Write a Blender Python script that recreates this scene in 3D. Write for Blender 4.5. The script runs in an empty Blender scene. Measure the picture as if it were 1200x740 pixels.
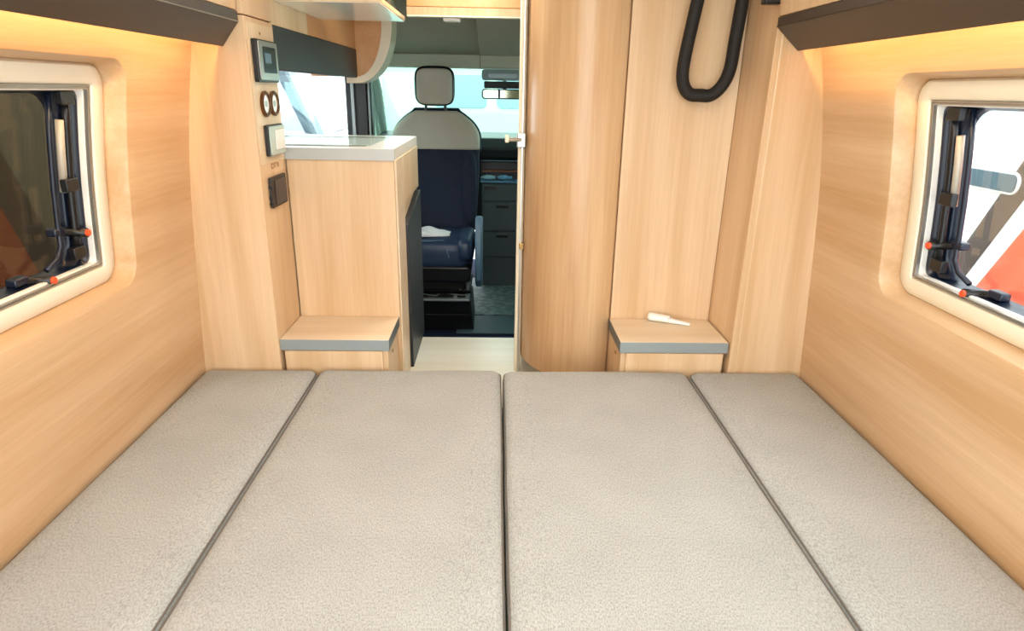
import bpy, bmesh, math, random
from math import pi, sin, cos, radians
from mathutils import Vector, Matrix
random.seed(7)
sc = bpy.context.scene
COL = sc.collection

# ------------------------------------------------------------------ materials
def srgb(h):
    h = h.lstrip('#'); v = [int(h[i:i+2], 16)/255 for i in (0, 2, 4)]
    return tuple((c/12.92 if c <= .04045 else ((c+.055)/1.055)**2.4) for c in v) + (1,)

def newmat(name):
    m = bpy.data.materials.new(name); m.use_nodes = True
    nt = m.node_tree
    return m, nt, nt.nodes['Principled BSDF']

def plain(name, col, rough=.5, metal=0, bump=0, bscale=200, coat=0, spec=.5, var=.04):
    m, nt, b = newmat(name)
    tc = nt.nodes.new('ShaderNodeTexCoord')
    n = nt.nodes.new('ShaderNodeTexNoise'); n.inputs['Scale'].default_value = 9; n.inputs['Detail'].default_value = 3
    nt.links.new(tc.outputs['Object'], n.inputs['Vector'])
    mx = nt.nodes.new('ShaderNodeMix'); mx.data_type = 'RGBA'
    c = srgb(col)
    mx.inputs[6].default_value = tuple(k*(1-var) for k in c[:3])+(1,)
    mx.inputs[7].default_value = tuple(min(1, k*(1+var)) for k in c[:3])+(1,)
    nt.links.new(n.outputs['Fac'], mx.inputs[0]); nt.links.new(mx.outputs[2], b.inputs['Base Color'])
    b.inputs['Roughness'].default_value = rough; b.inputs['Metallic'].default_value = metal
    b.inputs['Coat Weight'].default_value = coat; b.inputs['Specular IOR Level'].default_value = spec
    if bump:
        n2 = nt.nodes.new('ShaderNodeTexNoise'); n2.inputs['Scale'].default_value = bscale
        nt.links.new(tc.outputs['Object'], n2.inputs['Vector'])
        bp = nt.nodes.new('ShaderNodeBump'); bp.inputs['Strength'].default_value = bump; bp.inputs['Distance'].default_value = .002
        nt.links.new(n2.outputs['Fac'], bp.inputs['Height']); nt.links.new(bp.outputs['Normal'], b.inputs['Normal'])
    return m

def wood(name, light, dark, axis='z', rough=.38, seed=0):
    """pale laminate: long soft grain streaks along one axis over broad tonal bands"""
    m, nt, b = newmat(name)
    L = nt.links.new
    tc = nt.nodes.new('ShaderNodeTexCoord')
    def noise(across, along, det, off):
        mp = nt.nodes.new('ShaderNodeMapping')
        s = [across]*3; s['xyz'.index(axis)] = along
        mp.inputs['Scale'].default_value = s; mp.inputs['Location'].default_value = (off, off*1.3, off*.7)
        L(tc.outputs['Object'], mp.inputs['Vector'])
        n = nt.nodes.new('ShaderNodeTexNoise'); n.inputs['Scale'].default_value = 1; n.inputs['Detail'].default_value = det
        n.inputs['Roughness'].default_value = .6
        L(mp.outputs['Vector'], n.inputs['Vector']); return n.outputs['Fac']
    a = noise(9, .7, 1, 3+seed); f = noise(60, 2.2, 4, 7+seed); g = noise(260, 9, 2, 1+seed)
    def mathn(op, x, y):
        q = nt.nodes.new('ShaderNodeMath'); q.operation = op
        for i, v in enumerate((x, y)):
            if isinstance(v, (int, float)): q.inputs[i].default_value = v
            else: L(v, q.inputs[i])
        return q.outputs[0]
    t = mathn('ADD', mathn('ADD', mathn('MULTIPLY', a, 1.15), mathn('MULTIPLY', f, .65)), mathn('MULTIPLY', g, .25))
    r = nt.nodes.new('ShaderNodeValToRGB')
    r.color_ramp.elements[0].position = .38; r.color_ramp.elements[0].color = srgb(dark)
    r.color_ramp.elements[1].position = .68; r.color_ramp.elements[1].color = srgb(light)
    L(mathn('MULTIPLY', t, .49), r.inputs[0])
    L(r.outputs[0], b.inputs['Base Color'])
    b.inputs['Roughness'].default_value = rough
    bp = nt.nodes.new('ShaderNodeBump'); bp.inputs['Strength'].default_value = .06; bp.inputs['Distance'].default_value = .001
    L(f, bp.inputs['Height']); L(bp.outputs['Normal'], b.inputs['Normal'])
    return m

def fabric(name, c1, c2, scale=330, rough=.95, bump=.35):
    m, nt, b = newmat(name); L = nt.links.new
    tc = nt.nodes.new('ShaderNodeTexCoord')
    n1 = nt.nodes.new('ShaderNodeTexNoise'); n1.inputs['Scale'].default_value = scale; n1.inputs['Detail'].default_value = 2
    mp = nt.nodes.new('ShaderNodeMapping'); mp.inputs['Scale'].default_value = (1, .45, 1)
    L(tc.outputs['Object'], mp.inputs['Vector']); L(mp.outputs['Vector'], n1.inputs['Vector'])
    n2 = nt.nodes.new('ShaderNodeTexNoise'); n2.inputs['Scale'].default_value = 6; n2.inputs['Detail'].default_value = 4
    L(tc.outputs['Object'], n2.inputs['Vector'])
    r = nt.nodes.new('ShaderNodeValToRGB')
    r.color_ramp.elements[0].position = .34; r.color_ramp.elements[0].color = srgb(c2)
    r.color_ramp.elements[1].position = .6; r.color_ramp.elements[1].color = srgb(c1)
    L(n1.outputs['Fac'], r.inputs[0])
    mx = nt.nodes.new('ShaderNodeMix'); mx.data_type = 'RGBA'; mx.blend_type = 'MULTIPLY'; mx.inputs[0].default_value = .22
    L(r.outputs[0], mx.inputs[6]); L(n2.outputs['Fac'], mx.inputs[7]); L(mx.outputs[2], b.inputs['Base Color'])
    b.inputs['Roughness'].default_value = rough; b.inputs['Specular IOR Level'].default_value = .2
    bp = nt.nodes.new('ShaderNodeBump'); bp.inputs['Strength'].default_value = bump; bp.inputs['Distance'].default_value = .002
    L(n1.outputs['Fac'], bp.inputs['Height']); L(bp.outputs['Normal'], b.inputs['Normal'])
    return m

def glass(name, tint, gloss=.08, rough=.02):
    """thin pane: tinted see-through with a faint reflection"""
    m = bpy.data.materials.new(name); m.use_nodes = True; nt = m.node_tree; nt.nodes.clear(); L = nt.links.new
    out = nt.nodes.new('ShaderNodeOutputMaterial')
    tr = nt.nodes.new('ShaderNodeBsdfTransparent'); tr.inputs[0].default_value = srgb(tint)
    gl = nt.nodes.new('ShaderNodeBsdfGlossy'); gl.inputs['Roughness'].default_value = rough
    fr = nt.nodes.new('ShaderNodeFresnel'); fr.inputs[0].default_value = 1.35
    ad = nt.nodes.new('ShaderNodeMath'); ad.operation = 'MULTIPLY'; ad.inputs[1].default_value = gloss*10
    L(fr.outputs[0], ad.inputs[0])
    mx = nt.nodes.new('ShaderNodeMixShader'); L(ad.outputs[0], mx.inputs[0]); L(tr.outputs[0], mx.inputs[1]); L(gl.outputs[0], mx.inputs[2])
    L(mx.outputs[0], out.inputs[0]); return m

def emit(name, col, s):
    m, nt, b = newmat(name)
    b.inputs['Base Color'].default_value = srgb(col); b.inputs['Emission Color'].default_value = srgb(col)
    b.inputs['Emission Strength'].default_value = s; return m

M = dict(
    wall=wood('wall_wood', '#dfc09a', '#c69f73', 'y'),
    panel=wood('panel_wood', '#e5c9a4', '#cda97e', 'z', seed=2),
    pale=wood('pale_wood', '#ead5b4', '#d6bb92', 'z', seed=5),
    warm=wood('wardrobe_wood', '#dbbb92', '#bd9469', 'z', .28, seed=9),
    top=wood('top_wood', '#efe0c8', '#e0c9a8', 'x', seed=4),
    orange=wood('orange_wood', '#e6b27c', '#d59a61', 'y', seed=11),
    floor=wood('floor_wood', '#f1f0e6', '#e0ddcc', 'x', .3, seed=6),
    cream=plain('cream_plastic', '#e9e2d0', .35),
    cream_w=plain('warm_cream_plastic', '#f0e6cd', .35),
    white=plain('white_plastic', '#f1f0ea', .3),
    gwhite=plain('gloss_white', '#f4f3ec', .15, coat=.5),
    alu=plain('aluminium', '#b9b9b4', .3, .8),
    edge=plain('grey_edge_band', '#9aa6a8', .35, .35),
    black=plain('black_plastic', '#0e0f12', .35),
    blue=plain('blue_black_rubber', '#101a2c', .3),
    rubber=plain('black_rubber', '#14110d', .7, bump=.3),
    valance=plain('dark_brown_laminate', '#3b3029', .4),
    orangeb=plain('orange_plastic', '#f0552a', .4),
    strut=plain('matt_silver', '#b9b4a6', .5, .2),
    chrome=plain('chrome', '#c8c4bb', .15, 1),
    brass=plain('brass', '#b08d57', .25, 1),
    darkp=plain('anthracite_laminate', '#23262a', .45),
    navy=fabric('navy_fabric', '#333c50', '#192032', 500, .8),
    navyl=plain('navy_leather', '#263853', .4, bump=.2),
    seatg=fabric('seat_grey_fabric', '#dddcd0', '#c6c6ba', 500),
    bed=fabric('mattress_fabric', '#bfc2bf', '#a1a29f', 420, bump=.12),
    piping=plain('grey_piping', '#6f675f', .8),
    carpet=fabric('navy_carpet', '#1a2440', '#0c1228', 700),
    lining=plain('dark_headliner', '#a29a8a', .9, bump=.3),
    liningl=plain('grey_headliner', '#b3aa98', .9, bump=.2),
    trimg=plain('cab_trim_cream', '#d6d9c8', .6),
    trimp=plain('pale_green_trim', '#a9bdb4', .5),
    dash=plain('dark_dashboard', '#1d2529', .5, bump=.1),
    dash2=plain('console_grey', '#434d52', .5),
    armb=plain('blue_grey_plastic', '#5c7c95', .4),
    paper=plain('white_cloth', '#e6e8ea', .8),
    shell=plain('white_shell', '#e8e8e4', .5),
    ply=wood('plywood', '#d6b98c', '#bf9c6c', 'y', .6, seed=14),
    vwhite=plain('vehicle_white', '#f2f5f6', .25, coat=.5),
    vgrey=plain('vehicle_pale_blue', '#c3d8e4', .3),
    vdark=plain('vehicle_window', '#46606c', .15),
    vbrown=plain('stripe_brown', '#4a372b', .35),
    vorange=plain('stripe_orange', '#e8542a', .35),
    vtaupe=plain('shaded_body_paint', '#77705c', .5),  # left motorhome colours: striped livery with shade mixed into the paint
    vbrown_shade=plain('shaded_brown_paint', '#4c3c2c', .5),
    vorange_shade=plain('shaded_orange_paint', '#96481e', .5),
    vpillar=plain('pillar_blue_grey', '#8ea3b0', .35),
    ground=plain('pale_hall_floor', '#c9ccca', .6),
    screen=plain('dark_screen', '#2a3a40', .15, coat=.6),
    led=emit('warm_led', '#ffc880', 80),
    lamp=emit('added_lamp_diffuser', '#fff2df', 5),
    gl_clear=glass('clear_acrylic', '#f8fbfc', .03),
    gl_tint=glass('smoked_acrylic', '#b3ada2', .03),
    gl_green=glass('green_tinted_glass', '#e2f6ee', .04),
    gl_lid=glass('glass_lid', '#f6fbfa', .02),
)
# chequered rubber mat
def mat_rubber_mat():
    m, nt, b = newmat('patterned_mat'); L = nt.links.new
    tc = nt.nodes.new('ShaderNodeTexCoord'); v = nt.nodes.new('ShaderNodeTexVoronoi'); v.inputs['Scale'].default_value = 22
    L(tc.outputs['Object'], v.inputs['Vector'])
    r = nt.nodes.new('ShaderNodeValToRGB'); r.color_ramp.elements[0].color = srgb('#7f9498'); r.color_ramp.elements[1].color = srgb('#4c6066')
    r.color_ramp.elements[1].position = .7
    L(v.outputs['Distance'], r.inputs[0]); L(r.outputs[0], b.inputs['Base Color']); b.inputs['Roughness'].default_value = .6
    return m
M['mat'] = mat_rubber_mat()

# ------------------------------------------------------------------ object helpers
def wloc(o):
    v = Vector((0, 0, 0))
    while o: v += o.location; o = o.parent
    return v
def link(name, bm, mat, parent=None, smooth=False, label=None, bevel=0, seg=2, subsurf=0, angle=35):
    off = wloc(parent) if parent else Vector((0, 0, 0))
    if off.length > 0: bmesh.ops.translate(bm, verts=bm.verts, vec=-off)
    bmesh.ops.recalc_face_normals(bm, faces=bm.faces)
    me = bpy.data.meshes.new(name); bm.to_mesh(me); bm.free()
    for mm in (mat if isinstance(mat, (list, tuple)) else [mat]): me.materials.append(mm)
    o = bpy.data.objects.new(name, me); COL.objects.link(o)
    if parent: o.parent = parent
    if bevel:
        md = o.modifiers.new('bevel', 'BEVEL'); md.width = bevel; md.segments = seg; md.limit_method = 'ANGLE'; md.angle_limit = radians(40)
    if subsurf:
        md = o.modifiers.new('sub', 'SUBSURF'); md.levels = subsurf; md.render_levels = subsurf
    if smooth or bevel:
        for p in me.polygons: p.use_smooth = True
        if smooth != 'all': me.set_sharp_from_angle(angle=radians(angle))
    if label: o['label'] = label
    return o
def box_bm(x0, x1, y0, y1, z0, z1, bm=None):
    bm = bm or bmesh.new()
    r = bmesh.ops.create_cube(bm, size=1)
    bmesh.ops.scale(bm, verts=r['verts'], vec=(abs(x1-x0), abs(y1-y0), abs(z1-z0)))
    bmesh.ops.translate(bm, verts=r['verts'], vec=((x0+x1)/2, (y0+y1)/2, (z0+z1)/2))
    return bm
def box(name, b, mat, parent=None, bevel=.002, **k):
    return link(name, box_bm(*b), mat, parent, bevel=bevel, **k)
def prism_bm(pts, axis, a, b, bm=None):
    """pts: 2D outline in the two other axes (in xyz order), extruded from a to b along axis"""
    bm = bm or bmesh.new()
    def mk(p, t):
        if axis == 'x': return (t, p[0], p[1])
        if axis == 'y': return (p[0], t, p[1])
        return (p[0], p[1], t)
    A = [bm.verts.new(mk(p, a)) for p in pts]; B = [bm.verts.new(mk(p, b)) for p in pts]
    n = len(pts)
    bm.faces.new(A); bm.faces.new(B[::-1])
    for i in range(n): bm.faces.new((A[i], A[(i+1) % n], B[(i+1) % n], B[i]))
    return bm
def prism(name, pts, axis, a, b, mat, parent=None, bevel=.0015, **k):
    return link(name, prism_bm(pts, axis, a, b), mat, parent, bevel=bevel, **k)
def cyl_bm(p0, p1, r0, r1=None, n=20, bm=None):
    bm = bm or bmesh.new(); r1 = r0 if r1 is None else r1
    p0, p1 = Vector(p0), Vector(p1); d = (p1-p0)
    q = d.to_track_quat('Z', 'Y').to_matrix().to_4x4()
    r = bmesh.ops.create_cone(bm, cap_ends=True, segments=n, radius1=r0, radius2=r1, depth=d.length)
    bmesh.ops.transform(bm, matrix=Matrix.Translation((p0+p1)/2) @ q, verts=r['verts'])
    return bm
def cyl(name, p0, p1, r, mat, parent=None, r1=None, n=20, bevel=.001, **k):
    return link(name, cyl_bm(p0, p1, r, r1, n), mat, parent, bevel=bevel, **k)
def tube_bm(path, rad, n=14, closed=False, bm=None):
    bm = bm or bmesh.new(); P = [Vector(p) for p in path]; N = len(P); rings = []
    up = Vector((0, 1, 0))
    for i, p in enumerate(P):
        a = P[(i-1) % N] if (closed or i > 0) else p; b = P[(i+1) % N] if (closed or i < N-1) else p
        t = (b-a).normalized()
        if i == 0:
            s = t.cross(up); s = s if s.length > .1 else t.cross(Vector((1, 0, 0)))
        else: s = s - t*s.dot(t)
        s.normalize(); w = t.cross(s)
        rr = rad(i/(N-1)) if callable(rad) else rad
        rings.append([bm.verts.new(p + (s*cos(2*pi*k/n)+w*sin(2*pi*k/n))*rr) for k in range(n)])
    for i in range(N if closed else N-1):
        A, B = rings[i], rings[(i+1) % N]
        for k in range(n): bm.faces.new((A[k], A[(k+1) % n], B[(k+1) % n], B[k]))
    if not closed: bm.faces.new(rings[0]); bm.faces.new(rings[-1][::-1])
    return bm
def tube(name, path, rad, mat, parent=None, n=14, closed=False, **k):
    return link(name, tube_bm(path, rad, n, closed), mat, parent, smooth='all', **k)
def catmull(pts, m=8, closed=False):
    P = [Vector(p) for p in pts]; out = []; N = len(P)
    for i in range(N if closed else N-1):
        g = lambda k: P[k % N] if closed else P[max(0, min(N-1, k))]
        a, b, c, d = g(i-1), g(i), g(i+1), g(i+2)
        for j in range(m):
            t = j/m
            out.append(.5*((2*b)+(-a+c)*t+(2*a-5*b+4*c-d)*t*t+(-a+3*b-3*c+d)*t**3))
    if not closed: out.append(P[-1])
    return out
def thing(name, label, cat, loc=(0, 0, 0), group=None):
    o = bpy.data.objects.new(name, None); COL.objects.link(o); o.location = loc
    o.empty_display_size = .05
    o['label'] = label; o['category'] = cat
    if group: o['group'] = group
    return o
def tag(o, label, cat, group=None):
    o['label'] = label; o['category'] = cat
    if group: o['group'] = group
    return o
def struct(o, label, cat):
    o['kind'] = 'structure'; o['label'] = label; o['category'] = cat; return o
def rrect(u0, u1, v0, v1, r, n=8):
    """rounded rectangle loop, counter-clockwise, 4*(n+1) points"""
    out = []
    for cx_, cy_, a0 in ((u1-r, v1-r, 0), (u0+r, v1-r, 90), (u0+r, v0+r, 180), (u1-r, v0+r, 270)):
        for k in range(n+1):
            a = radians(a0+90*k/n); out.append((cx_+r*cos(a), cy_+r*sin(a)))
    return out
def rbox(name, x0, x1, y0, y1, z0, z1, r, axis, mat, parent=None, bevel=.003, **k):
    """slab with rounded outline, extruded along axis"""
    if axis == 'y': return prism(name, rrect(x0, x1, z0, z1, r), 'y', y0, y1, mat, parent, bevel, **k)
    if axis == 'x': return prism(name, rrect(y0, y1, z0, z1, r), 'x', x0, x1, mat, parent, bevel, **k)
    return prism(name, rrect(x0, x1, y0, y1, r), 'z', z0, z1, mat, parent, bevel, **k)

# ------------------------------------------------------------------ room profile
CX = .037                  # centre line of the van
FZ = .375                  # living floor height (cab floor is at 0)
PROF = [(0.0, .985), (.37, .978), (.55, .972), (.94, .950), (1.2, .930), (1.4, .900), (1.53, .876), (1.7, .835), (1.98, .74)]
def half(z):
    for (z0, h0), (z1, h1) in zip(PROF, PROF[1:]):
        if z <= z1: return h0+(h1-h0)*(z-z0)/(z1-z0)
    return PROF[-1][1]
def half_s(z):             # smoothed
    return (half(z-.08)+2*half(z)+half(z+.08))/4
YB, YP = -.32, 1.95        # rear opening, partition plane
CEIL = 1.95
W = dict(y0=.62, y1=1.605, z0=.945, z1=1.475, r=.055)   # window opening in the lining

def ring_surface(bm, side, loopA, loopB, steps, depthA=0, depthB=0):
    rows = []
    for s in range(steps+1):
        t = s/steps; row = []
        for (a, b) in zip(loopA, loopB):
            y = a[0]+(b[0]-a[0])*t; z = a[1]+(b[1]-a[1])*t; d = depthA+(depthB-depthA)*t
            row.append(bm.verts.new((CX+side*(half_s(z)+d), y, z)))
        rows.append(row)
    n = len(loopA)
    for A, B in zip(rows, rows[1:]):
        for i in range(n): bm.faces.new((A[i], A[(i+1) % n], B[(i+1) % n], B[i]))
    return rows
def outer_pts(inner, y0, y1, z0, z1):
    """project each loop point from the centre onto the outer rectangle"""
    cy, cz = (W['y0']+W['y1'])/2, (W['z0']+W['z1'])/2; out = []
    for (y, z) in inner:
        dy, dz = y-cy, z-cz; ts = []
        if dy > 1e-9: ts.append((y1-cy)/dy)
        if dy < -1e-9: ts.append((y0-cy)/dy)
        if dz > 1e-9: ts.append((z1-cz)/dz)
        if dz < -1e-9: ts.append((z0-cz)/dz)
        t = min(ts); out.append([cy+dy*t, cz+dz*t])
    for c in ((y0, z0), (y0, z1), (y1, z0), (y1, z1)):
        k = min(range(len(out)), key=lambda i: (out[i][0]-c[0])**2+(out[i][1]-c[1])**2); out[k] = list(c)
    return out
def dense(loop, m=6):
    out = []
    for i, a in enumerate(loop):
        b = loop[(i+1) % len(loop)]; L_ = math.hypot(b[0]-a[0], b[1]-a[1]); k = max(1, int(L_/.03))
        for j in range(k): out.append((a[0]+(b[0]-a[0])*j/k, a[1]+(b[1]-a[1])*j/k))
    return out

SHIFT = {-1: 0.0, 1: -.028}   # the right window sits slightly further back
def setw(side): W['y0'] = .62+SHIFT[side]; W['y1'] = 1.605+SHIFT[side]
def side_wall(side, name, lab):
    setw(side)
    bm = bmesh.new()
    lp = dense(rrect(W['y0'], W['y1'], W['z0'], W['z1'], W['r'], 10))
    out = outer_pts(lp, YB, 2.2, FZ-.02, CEIL+.02)
    ring_surface(bm, side, out, lp, 14)
    # soft rolled reveal going outward
    prev, pd = lp, 0
    for ins, dep in ((.0008, .0004), (.002, .003), (.004, .012), (.010, .035), (.014, .055), (.016, .085)):
        q = dense_inset(lp, ins); ring_surface(bm, side, prev, q, 1, pd, dep); prev, pd = q, dep
    bmesh.ops.remove_doubles(bm, verts=bm.verts, dist=1e-5)
    o = link(name, bm, M['wall'], smooth=True, angle=50)
    return struct(o, lab, 'wall')
def dense_inset(loop, d):
    n = len(loop); out = []
    for i in range(n):
        a = loop[i-1]; b = loop[(i+1) % n]; ty, tz = b[0]-a[0], b[1]-a[1]; l = math.hypot(ty, tz) or 1
        out.append((loop[i][0]-tz/l*d, loop[i][1]+ty/l*d))
    return out
side_wall(-1, 'wall_left', 'curved pale wood side wall left of the bed with a window opening')
side_wall(1, 'wall_right', 'curved pale wood side wall right of the bed with a window opening')

def shell(side, name, lab):
    """vehicle body skin outside the lining, with the same window hole"""
    setw(side)
    bm = bmesh.new()
    lp = dense(rrect(W['y0']+.02, W['y1']-.02, W['z0']+.02, W['z1']-.02, W['r'], 10))
    out = outer_pts(lp, YB, 2.2, -.02, CEIL+.12)
    ring_surface(bm, side, out, lp, 8, .075, .072)
    return struct(link(name, bm, M['shell'], smooth=True, angle=50), lab, 'wall')
shell(-1, 'wall_outer_left', 'white outer body skin left of the bed')
shell(1, 'wall_outer_right', 'white outer body skin right of the bed')

# ------------------------------------------------------------------ side windows
def side_window(side, idx, lab, pane_mat, frame_mat):
    setw(side)
    root = bpy.data.objects.new('window_%d' % idx, None); COL.objects.link(root)
    root.location = (CX+side*.93, 1.11, .94); struct(root, lab, 'window')
    def loop(ins, r, iz=None): iz = ins if iz is None else iz; return dense2(rrect(W['y0']+ins, W['y1']-ins, W['z0']+iz*.9, W['z1']-iz*.9, r, 8))
    def dense2(l): # equal counts: subdivide only the straight runs
        out = []; n = len(l)
        for i, a in enumerate(l):
            b = l[(i+1) % n]; out.append(a)
            if i % 9 == 8:
                for j in range(1, 14): out.append((a[0]+(b[0]-a[0])*j/14, a[1]+(b[1]-a[1])*j/14))
        return out
    def ring(name, prof, mat):
        bm = bmesh.new()
        for p, q in zip(prof, prof[1:]): ring_surface(bm, side, loop(p[0], p[1], (p+(None,))[3]), loop(q[0], q[1], (q+(None,))[3]), 1, p[2], q[2])
        bmesh.ops.remove_doubles(bm, verts=bm.verts, dist=1e-5)
        return link(name, bm, mat, root, smooth=True, angle=40)
    ring('window_frame', [(.012, .05, .085), (.013, .05, .056), (.0155, .049, .048), (.021, .046, .043), (.040, .03, .041), (.056, .014, .041), (.061, .009, .043), (.064, .006, .049), (.064, .006, .09)], frame_mat)
    ring('blind_rail', [(.064, .004, .046), (.068, .004, .046), (.0683, .004, .050), (.0705, .004, .050), (.0708, .004, .046), (.074, .004, .046), (.074, .004, .072)], M['alu'])
    ring('inner_lining', [(.074, .005, .055), (.077, .008, .056), (.078, .02, .074)], M['white'])
    ring('rubber_seal', [(.076, .02, .068, .076), (.083, .03, .065, .077), (.088, .03, .069, .078), (.092, .035, .078, .079), (.118, .05, .085, .082), (.124, .055, .095, .084), (.124, .055, .107, .084), (.05, .02, .107, .05)], M['blue'])
    # bowed acrylic pane
    bm = bmesh.new(); lp = loop(.05, .02); rows = []
    cy, cz = 1.11+SHIFT[side], 1.21; prevr = None
    for s in (1, .8, .6, .4, .2, .02):
        row = []
        for (y, z) in lp:
            yy = cy+(y-cy)*s; zz = cz+(z-cz)*s
            row.append(bm.verts.new((CX+side*(half_s(zz)+.104+.02*(1-s*s)), yy, zz)))
        if prevr:
            for i in range(len(row)): bm.faces.new((prevr[i], prevr[(i+1) % len(row)], row[(i+1) % len(row)], row[i]))
        prevr = row
    bm.faces.new(prevr)
    pane = link('pane', bm, pane_mat, root, smooth='all')
    md = pane.modifiers.new('thick', 'SOLIDIFY'); md.thickness = .004
    def P(y, z, d): return (CX+side*(half_s(z)+d), y+SHIFT[side], z)
    # telescopic stay along the far jamb
    tube('stay_arm', [P(1.496, z, .074) for z in (1.405, 1.33, 1.2, 1.09, 1.035)], .009, M['black'], root)
    tube('stay_sleeve', [P(1.470, z, .072) for z in (1.345, 1.28, 1.19)], .0085, M['strut'], root, label='silver sleeve')
    tube('stay_arm', [P(1.448, z, .080) for z in (1.40, 1.3, 1.2, 1.12, 1.07)]+[P(1.43, 1.045, .08), P(1.39, 1.03, .08)], .006, M['blue'], root)
    for z in (1.39, 1.205, 1.05): box('stay_bracket', (P(0, z, .062)[0]-.008, P(0, z, .062)[0]+.008, 1.455+SHIFT[side], 1.497+SHIFT[side], z-.014, z+.014), M['black'], root)
    # two latches with orange release buttons
    def latch(y, z, dy, dz):
        c = Vector(P(y, z, .050)); e = Vector(P(y-dy, z-dz, .088)); u = Vector((-side, 0, 0))
        lt = link('latch', tube_bm([c-u*.0, c-u*.02, (c+e)/2-u*.012, e], lambda t: .0115-.003*t, 14), M['black'], root, smooth='all')
        bm = box_bm(-.012, .012, -.020, .020, -.009, .009); bmesh.ops.translate(bm, verts=bm.verts, vec=e)
        link('latch_pad', bm, M['blue'], root, bevel=.004)
        link('button', cyl_bm(c-u*.004, c+u*.006, .0085, .0075, 18), M['orangeb'], lt, bevel=.001, label='orange release button')
    latch(1.500, 1.092, .048, -.012)
    latch(1.362, 1.016, .052, -.012)
    return root
side_window(-1, 1, 'cream framed window with dark smoked pane, in the wall left of the bed', M['gl_tint'], M['cream'])
side_window(1, 2, 'cream framed window with bright clear pane, in the wall right of the bed', M['gl_clear'], M['cream_w'])

# ------------------------------------------------------------------ floor, ceiling, roof
struct(box('floor', (CX-.99, CX+.99, YB, 2.70, FZ-.03, FZ), M['floor'], bevel=.004), 'pale wood-look living area floor, raised above the cab', 'floor')
struct(box('floor_cab', (CX-1.0, CX+1.0, 2.70, 5.6, -.04, 0), M['carpet'], bevel=0), 'dark navy carpeted cab floor below the step', 'floor')
struct(box('trim_step', (CX-.99, CX+.99, 2.69, 2.72, 0, FZ-.002), M['carpet'], bevel=.002), 'dark riser of the step down into the cab', 'step')
struct(box('ceiling', (CX-.86, CX+.86, YB, 2.9, CEIL, CEIL+.03), M['shell'], bevel=0), 'white living area ceiling', 'ceiling')
struct(box('ceiling_shell', (CX-.95, CX+.95, YB, 3.4, CEIL+.09, CEIL+.12), M['shell'], bevel=0), 'outer roof panel of the van', 'roof')
# rear underside behind the bed
struct(box('wall_rear', (CX-.99, CX+.99, YB-.03, YB, -.02, FZ), M['shell'], bevel=0), 'low rear sill below the open back doors', 'wall')

# ------------------------------------------------------------------ bed
base = thing('bed_base', 'wooden platform hidden under the four bed cushions', 'bed base', (CX, .9, FZ))
box('platform', (CX-.955, CX+.955, -.12, 1.925, FZ, .425), M['ply'], base)
def cushion(x0, x1, y0, y1, lab, seed):
    z0, z1 = .425, .562; t = thing('mattress_cushion', lab, 'mattress', ((x0+x1)/2, (y0+y1)/2, z0), 'bed cushions side by side')
    g = .002; x0 += g; x1 -= g; R = .026; bm = bmesh.new()
    def lp(ins, z, wav=0):
        L_ = rrect(x0+ins, x1-ins, y0+ins, y1-ins, max(.004, .032-ins), 6); pts = []
        n = len(L_)
        for i, a in enumerate(L_):
            b = L_[(i+1) % n]; pts.append(a)
            if i % 7 == 6:
                for j in range(1, 24): pts.append((a[0]+(b[0]-a[0])*j/24, a[1]+(b[1]-a[1])*j/24))
        out = []
        for (x, y) in pts:
            w = .0008*sin(y*9)+.0006*sin(y*23)
            e = w if abs(x-(x0+x1)/2) > (x1-x0)/2-ins-.01 else 0
            out.append(bm.verts.new((x+e*.8, y+.003*sin(x*11+seed), z)))
        return out
    secs = [lp(.012, z0), lp(.002, z0+.02), lp(0, z0+.05), lp(0, z1-R), lp(.003, z1-R*.62), lp(.009, z1-R*.30), lp(.018, z1-R*.10), lp(.03, z1), lp(.05, z1+.003), lp(.09, z1+.006)]
    for A, B in zip(secs, secs[1:]):
        for i in range(len(A)): bm.faces.new((A[i], A[(i+1) % len(A)], B[(i+1) % len(A)], B[i]))
    bm.faces.new(secs[0]); bm.faces.new(secs[-1])
    link('cover', bm, M['bed'], t, smooth='all')
    pts = [(p[0], p[1], z1-R*.55) for p in rrect(x0+.0035, x1-.0035, y0+.0035, y1-.0035, .03, 6)]
    tube('piping', pts, .0022, M['piping'], t, n=8, closed=True)
    return t
cushion(-.932, -.568, -.10, 1.932, 'narrow beige-grey fabric cushion along the left wall', 1)
cushion(-.568, .0245, -.10, 1.936, 'wide beige-grey fabric cushion left of the centre seam', 2.3)
cushion(.0245, .633, -.10, 1.936, 'wide beige-grey fabric cushion right of the centre seam', 3.9)
cushion(.633, 1.004, -.10, 1.932, 'narrow beige-grey fabric cushion along the right wall', 5.2)

# ------------------------------------------------------------------ corner pillars beside the bed head
# left
lp_ = thing('tall_pillar_cabinet', 'tall pale wood pillar left, carrying the switches and sockets', 'cabinet', (-.82, 2.06, FZ))
box('body', (-1.02, -.69, 1.93, 2.17, FZ, 1.603), M['panel'], lp_, bevel=.003)
box('upper_body', (-1.02, -.69, 1.93, 2.17, 1.606, CEIL), M['panel'], lp_, bevel=.003)
box('reflected_light_panel', (-.692, -.6885, 1.945, 2.16, 1.20, 1.59), M['pale'], lp_, bevel=.001, label='paler area painted as reflected light')  # paler wood slab stands in for lights reflected on the pillar side
cyl('screw', (-.6885, 2.04, 1.565), (-.687, 2.04, 1.565), .004, M['brass'], lp_)
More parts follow.
